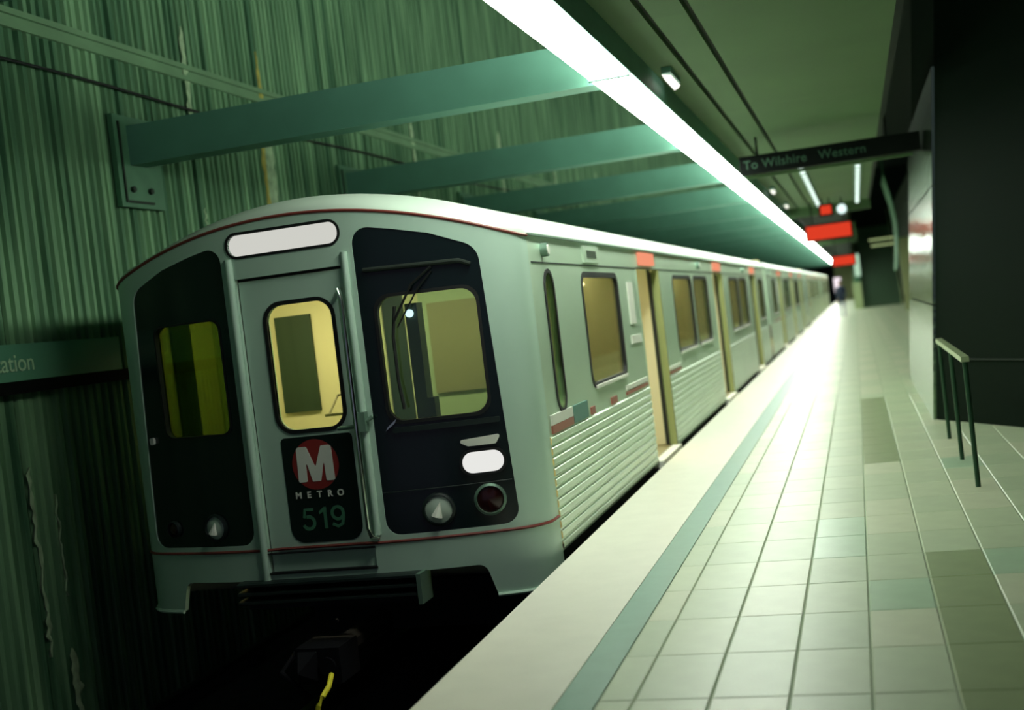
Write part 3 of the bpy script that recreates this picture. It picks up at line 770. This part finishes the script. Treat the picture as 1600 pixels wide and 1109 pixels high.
mb = MB(); mb.box(-.14, .2, .62, .70, 1.08, 1.10).tube([(-.12, .65, 1.09), (-.1, .8, 1.22), (.15, .8, 1.24)], .01, 6).box(-.02, .14, .8, .84, 1.16, 1.2); PC(mb, 'desk_rail', M['brown'])
mb = MB(); mb.tube([(.66, .47, 1.75), (.66, .49, 1.75)], .028, 12); PC(mb, 'cab_lamp', M['spotw'])
mb = MB(); mb.box(.62, .71, .50, .62, 1.15, 1.82); mb.box(.62, .76, .5, .6, 1.0, 1.15); PC(mb, 'cab_console', M['darkint'])

# ================================================================== wall sign 'ation'
e = empty('station_sign', (-6.05, 8.2, 1.56), 'pale green name sign ending in ation, on the ribbed wall left of the train', 'sign')
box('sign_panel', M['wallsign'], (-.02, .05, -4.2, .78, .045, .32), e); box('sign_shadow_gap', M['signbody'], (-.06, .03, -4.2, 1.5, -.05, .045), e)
text_mesh('sign_lettering', 'Union Station', .185, M['walltext'], e, Matrix.Translation((.055, -.87, .175)) @ Matrix.Rotation(math.pi/2, 4, 'Z') @ Matrix.Rotation(math.pi/2, 4, 'X'), .003, .001, 1.0)

# ================================================================== hanging sign
e = empty('hanging_sign', (-.24, 16.0, 3.13), 'long dark hanging direction sign across the platform reading To Wilshire Western', 'sign')
box('sign_box', M['signbody'], (-1.03, 1.19, 0, .16, 0, .235), e)
box('sign_foot', M['ceil'], (-.98, 1.1, .2, .26, -.035, .0), e)
text_mesh('sign_lettering', 'To Wilshire   Western', .155, M['signtext'], e, face_south(-.22, -.004, .115), .002, .002, 1.05)
for x in (-.8, .8): MB().tube([(x, .08, .23), (x, .08, .50)], .015, 8).build('hanger', M['signbody'], e)

# white fittings beside the strip
f0 = None
for y, lb in ((10.7, 'white lamp fitting beside the strip, nearest the camera'), (19.1, 'second white lamp fitting right of the strip, just under the hanging sign'), (24.2, 'third small white fitting right of the strip lights'), (29.0, 'fourth small white fitting right of the strip lights')):
    if f0 is None:
        e = empty('lamp_fitting', (-1.345, y, 3.4))
        MB().box(-.04, .04, -.3, .3, .15, .2).build('housing', M['beam'], e)
        MB().add([(-.035, -.36, .13), (.035, -.28, .13), (.035, .30, .13), (-.035, .36, .13), (-.02, -.28, .09), (.02, -.22, .09), (.02, .22, .09), (-.02, .28, .09)], [(0, 1, 2, 3), (4, 7, 6, 5), (0, 4, 5, 1), (1, 5, 6, 2), (2, 6, 7, 3), (3, 7, 4, 0)]).build('lamp_lens', emis('fitting_glow', (235, 235, 220), 1.2), e); f0 = e
    else: e = copy_tree(f0); e.location = (-1.345, y, 3.4)
    tag(e, lb, 'lamp', 'white fittings beside the strip lights')

# downlights in two rows
d0 = None
for x, ya, yb, nn, lb in ((-.66, 20.6, 30.6, 15, 'small round ceiling downlight in the left row beyond the hanging sign'), (.24, 19.3, 31.0, 17, 'small round ceiling downlight in the right row beyond the hanging sign')):
    for i in range(nn):
        y = ya+(yb-ya)*i/(nn-1)
        if d0 is None:
            e = empty('downlight', (x, y, CZ))
            MB().tube([(0, 0, -.05), (0, 0, .0)], .075, 12).build('trim_ring', M['dull'], e)
            MB().tube([(0, 0, -.085), (0, 0, -.05)], .04, 12).build('glowing_lens', M['bead'], e); d0 = e
        else: e = copy_tree(d0); e.location = (x, y, CZ)
        tag(e, 'small round ceiling downlight, %s in the %s row beyond the hanging sign' % (ORD[i], 'left' if x < 0 else 'right'), 'downlight', 'downlights in the %s ceiling row' % ('left' if x < 0 else 'right'))

# red LED signs
def led(nm, x0, x1, y, z0, z1, lb, bands=True):
    e = empty(nm, ((x0+x1)/2, y, z0), lb, 'led sign'); hw = (x1-x0)/2; h = z1-z0
    box('case', M['signbody'], (-hw-.04, hw+.04, .02, .18, -.04, h+.04), e)
    box('led_face', M['ledred'], (-hw, hw, .0, .03, 0, h), e)
    for x in (-hw*.7, hw*.7): MB().tube([(x, .1, h+.03), (x, .1, max(h+.1, CZ+.06-z0))], .015, 6).build('hanger', M['signbody'], e)
    return e
led('led_sign', -1.0, .03, 30.0, 2.70, 3.03, 'larger red LED sign hanging at the end of the near ceiling')
led('led_sign', -.71, .05, 45.0, 2.24, 2.56, 'lower, farther red LED sign just right of the strip end')
e = led('led_sign', -.60, -.36, 29.0, 3.22, 3.42, 'small orange LED sign where the left downlight row ends')
e = empty('lamp_cluster', (-.13, 29.4, 3.22), 'bright white lamp beside the small orange sign', 'lamp')
MB().tube([(0, -.02, .1), (0, .1, .1)], .11, 14).build('lamp_face', emis('cluster_glow', (215, 240, 235), 1.0), e); MB().tube([(0, .05, .15), (0, .05, .45)], .015, 6).build('hanger', M['signbody'], e)

# ================================================================== handrail
e = empty('handrail', (.70, 9.45, 0), 'short free-standing handrail with three dark green posts beside the black block', 'handrail')
for y in (0, 1.41, 2.85): MB().tube([(0, y, 0), (0, y, .93)], .019, 10).build('post', M['railp'], e, True)
MB().box(-.028, .028, -.05, 2.90, .925, .965).build('top_rail', M['railtop'], e)

# ================================================================== leaning block right
def quad_prism(mb, b, t):
    return mb.add(list(b)+list(t), [(0, 3, 2, 1), (4, 5, 6, 7), (0, 1, 5, 4), (1, 2, 6, 5), (2, 3, 7, 6), (3, 0, 4, 7)])
e = empty('clad_block', (.68, 14.0, 0), 'tall dark leaning block with mirror-like steel side, right of the handrail', 'column')
H = 8.0; k = .098
mb = MB(); quad_prism(mb, [(0, 0, 0), (4.0, -7.4, 0), (5.3, -7.4, 0), (5.3, 6.4, 0)], [(k*H, 0, H), (4+k*H, -7.4, H), (5.3, -7.4, H), (5.3, 6.4, H)])
mb = MB(); mb.add([(0, 0, 0), (4.0, -7.4, 0), (5.2, -7.4, 0), (5.2, 5.9, 0), (0.02, 5.9, 0), (k*H, 0, H), (4+k*H, -7.4, H), (5.2, -7.4, H), (5.2, 5.9, H), (.02+k*H, 5.9, H)],
   [(0, 4, 3, 2, 1), (5, 6, 7, 8, 9), (0, 1, 6, 5), (1, 2, 7, 6), (2, 3, 8, 7), (3, 4, 9, 8), (4, 0, 5, 9)])
mb.build('dark_body', M['block'], e)
zt = 3.8
for za, zb in ((0.0, 1.24), (1.26, 2.52), (2.54, 3.8)):
    mb = MB(); mb.add([(k*za-.03, -.005, za), (k*za-.03, 5.95, za), (k*zb-.03, 5.95, zb), (k*zb-.03, -.005, zb), (k*za+.02, -.005, za), (k*za+.02, 5.95, za), (k*zb+.02, 5.95, zb), (k*zb+.02, -.005, zb)],
      [(0, 1, 2, 3), (7, 6, 5, 4), (0, 4, 5, 1), (1, 5, 6, 2), (2, 6, 7, 3), (3, 7, 4, 0)]); mb.build('steel_panel', M['mirror'], e)
a = Vector((4.0, -7.4, 0)).normalized(); nrm = Vector((-a.y, a.x, 0))*-1
for z in (.66, ):
    p0 = Vector((.3+k*z, -.3*1.85, z)); p1 = Vector((4+k*z, -7.4, z)); p0 = Vector((k*z, 0, z))+a*.5
    q = MB().tube([p0+Vector((-.012, -.006, 0)), p1+Vector((-.012, -.006, 0))], .010, 6).build('seam_bead', M['darkwall'], e)

# ================================================================== stairs far
e = empty('staircase', (1.25, 75, 0), 'dark staircase rising away at the far right of the platform', 'stairs')
st = None
for i in range(30):
    z = i*.17; y = i*.30
    if st is None: st = box('step', M['stairm'], (-1.25, 1.25, 0, .32, -.02, .17), e, (0, y, z))
    else: inst(st, (0, y, z))
MB().add([(-1.3, 0, 0), (-1.3, 9.5, 0), (-1.3, 9.5, 6.2), (-1.3, 0, 1.0), (-1.36, 0, 0), (-1.36, 9.5, 0), (-1.36, 9.5, 6.2), (-1.36, 0, 1.0)], [(0, 1, 2, 3), (7, 6, 5, 4), (0, 4, 5, 1), (1, 5, 6, 2), (2, 6, 7, 3), (3, 7, 4, 0)]).build('stair_side', M['plate'], e)
for x in (-1.2, 1.2): MB().tube([(x, -.2, 0), (x, -.1, 1.0), (x, 9, 6.1)], .04, 8).build('stair_rail', M['railtop'], e)
tag(box('wall_stair_head', M['darkwall'], (-.02, 4.0, 84.6, 85.0, 0, 9)), kind='structure')
tag(box('wall_stair_right', M['darkwall'], (2.62, 2.9, 52, 85, 0, 6)), kind='structure')
for i, (z, x0, x1) in enumerate(((3.95, 1.0, 2.9), (3.60, 1.1, 2.9))):
    e = empty('tube_lamp', (2.0, 76, z), ('upper' if i == 0 else 'lower')+' of two short horizontal tube lamps over the dark stairs', 'lamp')
    MB().tube([(x0-2, 0, 0), (x1-2, 0, 0)], .05, 8).build('tube', emis('tube_dim%d' % i, (170, 190, 130), .6), e)
    box('lamp_housing', M['signbody'], (x0-2, x1-2, -.06, .06, .05, .12), e)
# bright pylon left of stairs
e = empty('information_pylon', (-.05, 74, 0), 'slim pale steel pylon with a lit head, left of the far stairs', 'pylon')
box('pylon_shaft', M['railtop'], (-.14, .34, 0, .2, 0, 1.55), e); box('pylon_middle', M['plate'], (-.02, .30, 0, .2, 1.55, 1.9), e); box('pylon_head', emis('pylon_glow', (170, 205, 175), .8), (.05, .38, -.01, .2, 1.9, 3.2), e)
tag(box('pale_pilaster', M['endwall'], (2.12, 2.58, 60, 60.4, 0, 3.4)), 'narrow pale upright pillar at the right of the far stairs', 'pillar')
# curved bulkhead
mb = MB(); rows = []
for i in range(13):
    t = i/12; z = 4.4-2.6*t; x = 1.02+.16*math.sin(t*math.pi)+.1*t
    rows.append([(x, 35, z), (x+.03, 35, z), (x+.03, 38, z), (x, 38, z)])
mb.loft(rows, True); mb.box(1.05, 1.08, 36.4, 36.5, 4.3, 8.92)
tag(mb.build('curved_canopy', M['plate'], None, True), 'thin curved green panel hanging above the platform before the stairs', 'panel')

# lit panel at the platform end
e = empty('end_display', (-1.55, 112, .85), 'glowing pinkish white panel at the far end of the platform, beside the last car', 'light panel')
box('display_case', M['signbody'], (-.34, .34, .02, .2, -.05, 1.35), e); box('display_face', emis('display_glow', (236, 222, 228), .95), (-.30, .30, 0, .03, 0, 1.3), e); box('display_post', M['signbody'], (-.06, .06, .05, .15, -.85, 0), e)

# ================================================================== person
def skin(name, pts, edges, rad, m, parent):
    me = bpy.data.meshes.new(name); me.from_pydata(pts, edges, []); o = bpy.data.objects.new(name, me); COL.objects.link(o); me.materials.append(m)
    o.modifiers.new('s', 'SKIN'); o.modifiers.new('u', 'SUBSURF').levels = 1
    for i, r in enumerate(rad): me.skin_vertices[0].data[i].radius = (r, r)
    me.skin_vertices[0].data[0].use_root = True
    dg = bpy.context.evaluated_depsgraph_get(); dg.update(); nm = bpy.data.meshes.new_from_object(o.evaluated_get(dg)); bpy.data.objects.remove(o)
    nm.materials.clear(); nm.materials.append(m); nm.name = name
    q = bpy.data.objects.new(name, nm); COL.objects.link(q); q.parent = parent
    nm.polygons.foreach_set('use_smooth', [True]*len(nm.polygons)); return q
e = empty('person', (-.73, 60, 0), 'person in dark clothes standing far down the platform near the pale edge', 'person')
pts = [(0, 0, .95), (0, 0, 1.15), (0, 0, 1.38), (0, 0, 1.47), (0, .0, 1.52), (.18, 0, 1.38), (.21, .02, 1.12), (.2, -.05, .88), (-.18, 0, 1.38), (-.21, .02, 1.12), (-.2, -.05, .88), (.09, 0, .88), (.1, -.02, .5), (.1, .03, .08), (.1, -.12, .04), (-.09, 0, .88), (-.1, .02, .5), (-.1, .05, .08), (-.1, -.1, .04)]
ed = [(0, 1), (1, 2), (2, 3), (3, 4), (2, 5), (5, 6), (6, 7), (2, 8), (8, 9), (9, 10), (0, 11), (11, 12), (12, 13), (13, 14), (0, 15), (15, 16), (16, 17), (17, 18)]
rd = [.14, .13, .13, .06, .055, .06, .045, .035, .06, .045, .035, .085, .06, .045, .04, .085, .06, .045, .04]
skin('body', pts, ed, rd, M['cloth_dark'], e)
hd = skin('head', [(0, 0, 1.50), (0, -.01, 1.58), (0, -.01, 1.68)], [(0, 1), (1, 2)], [.055, .085, .08], M['skin'], e)
skin('hair', [(0, .03, 1.60), (0, .02, 1.70), (0, -.02, 1.735)], [(0, 1), (1, 2)], [.07, .08, .05], M['hair'], hd)
for sg in (-1, 1):
    hb = skin('hand', [(.2*sg, -.05, .88), (.2*sg, -.06, .80), (.2*sg, -.07, .73)], [(0, 1), (1, 2)], [.03, .035, .012], M['skin'], e)
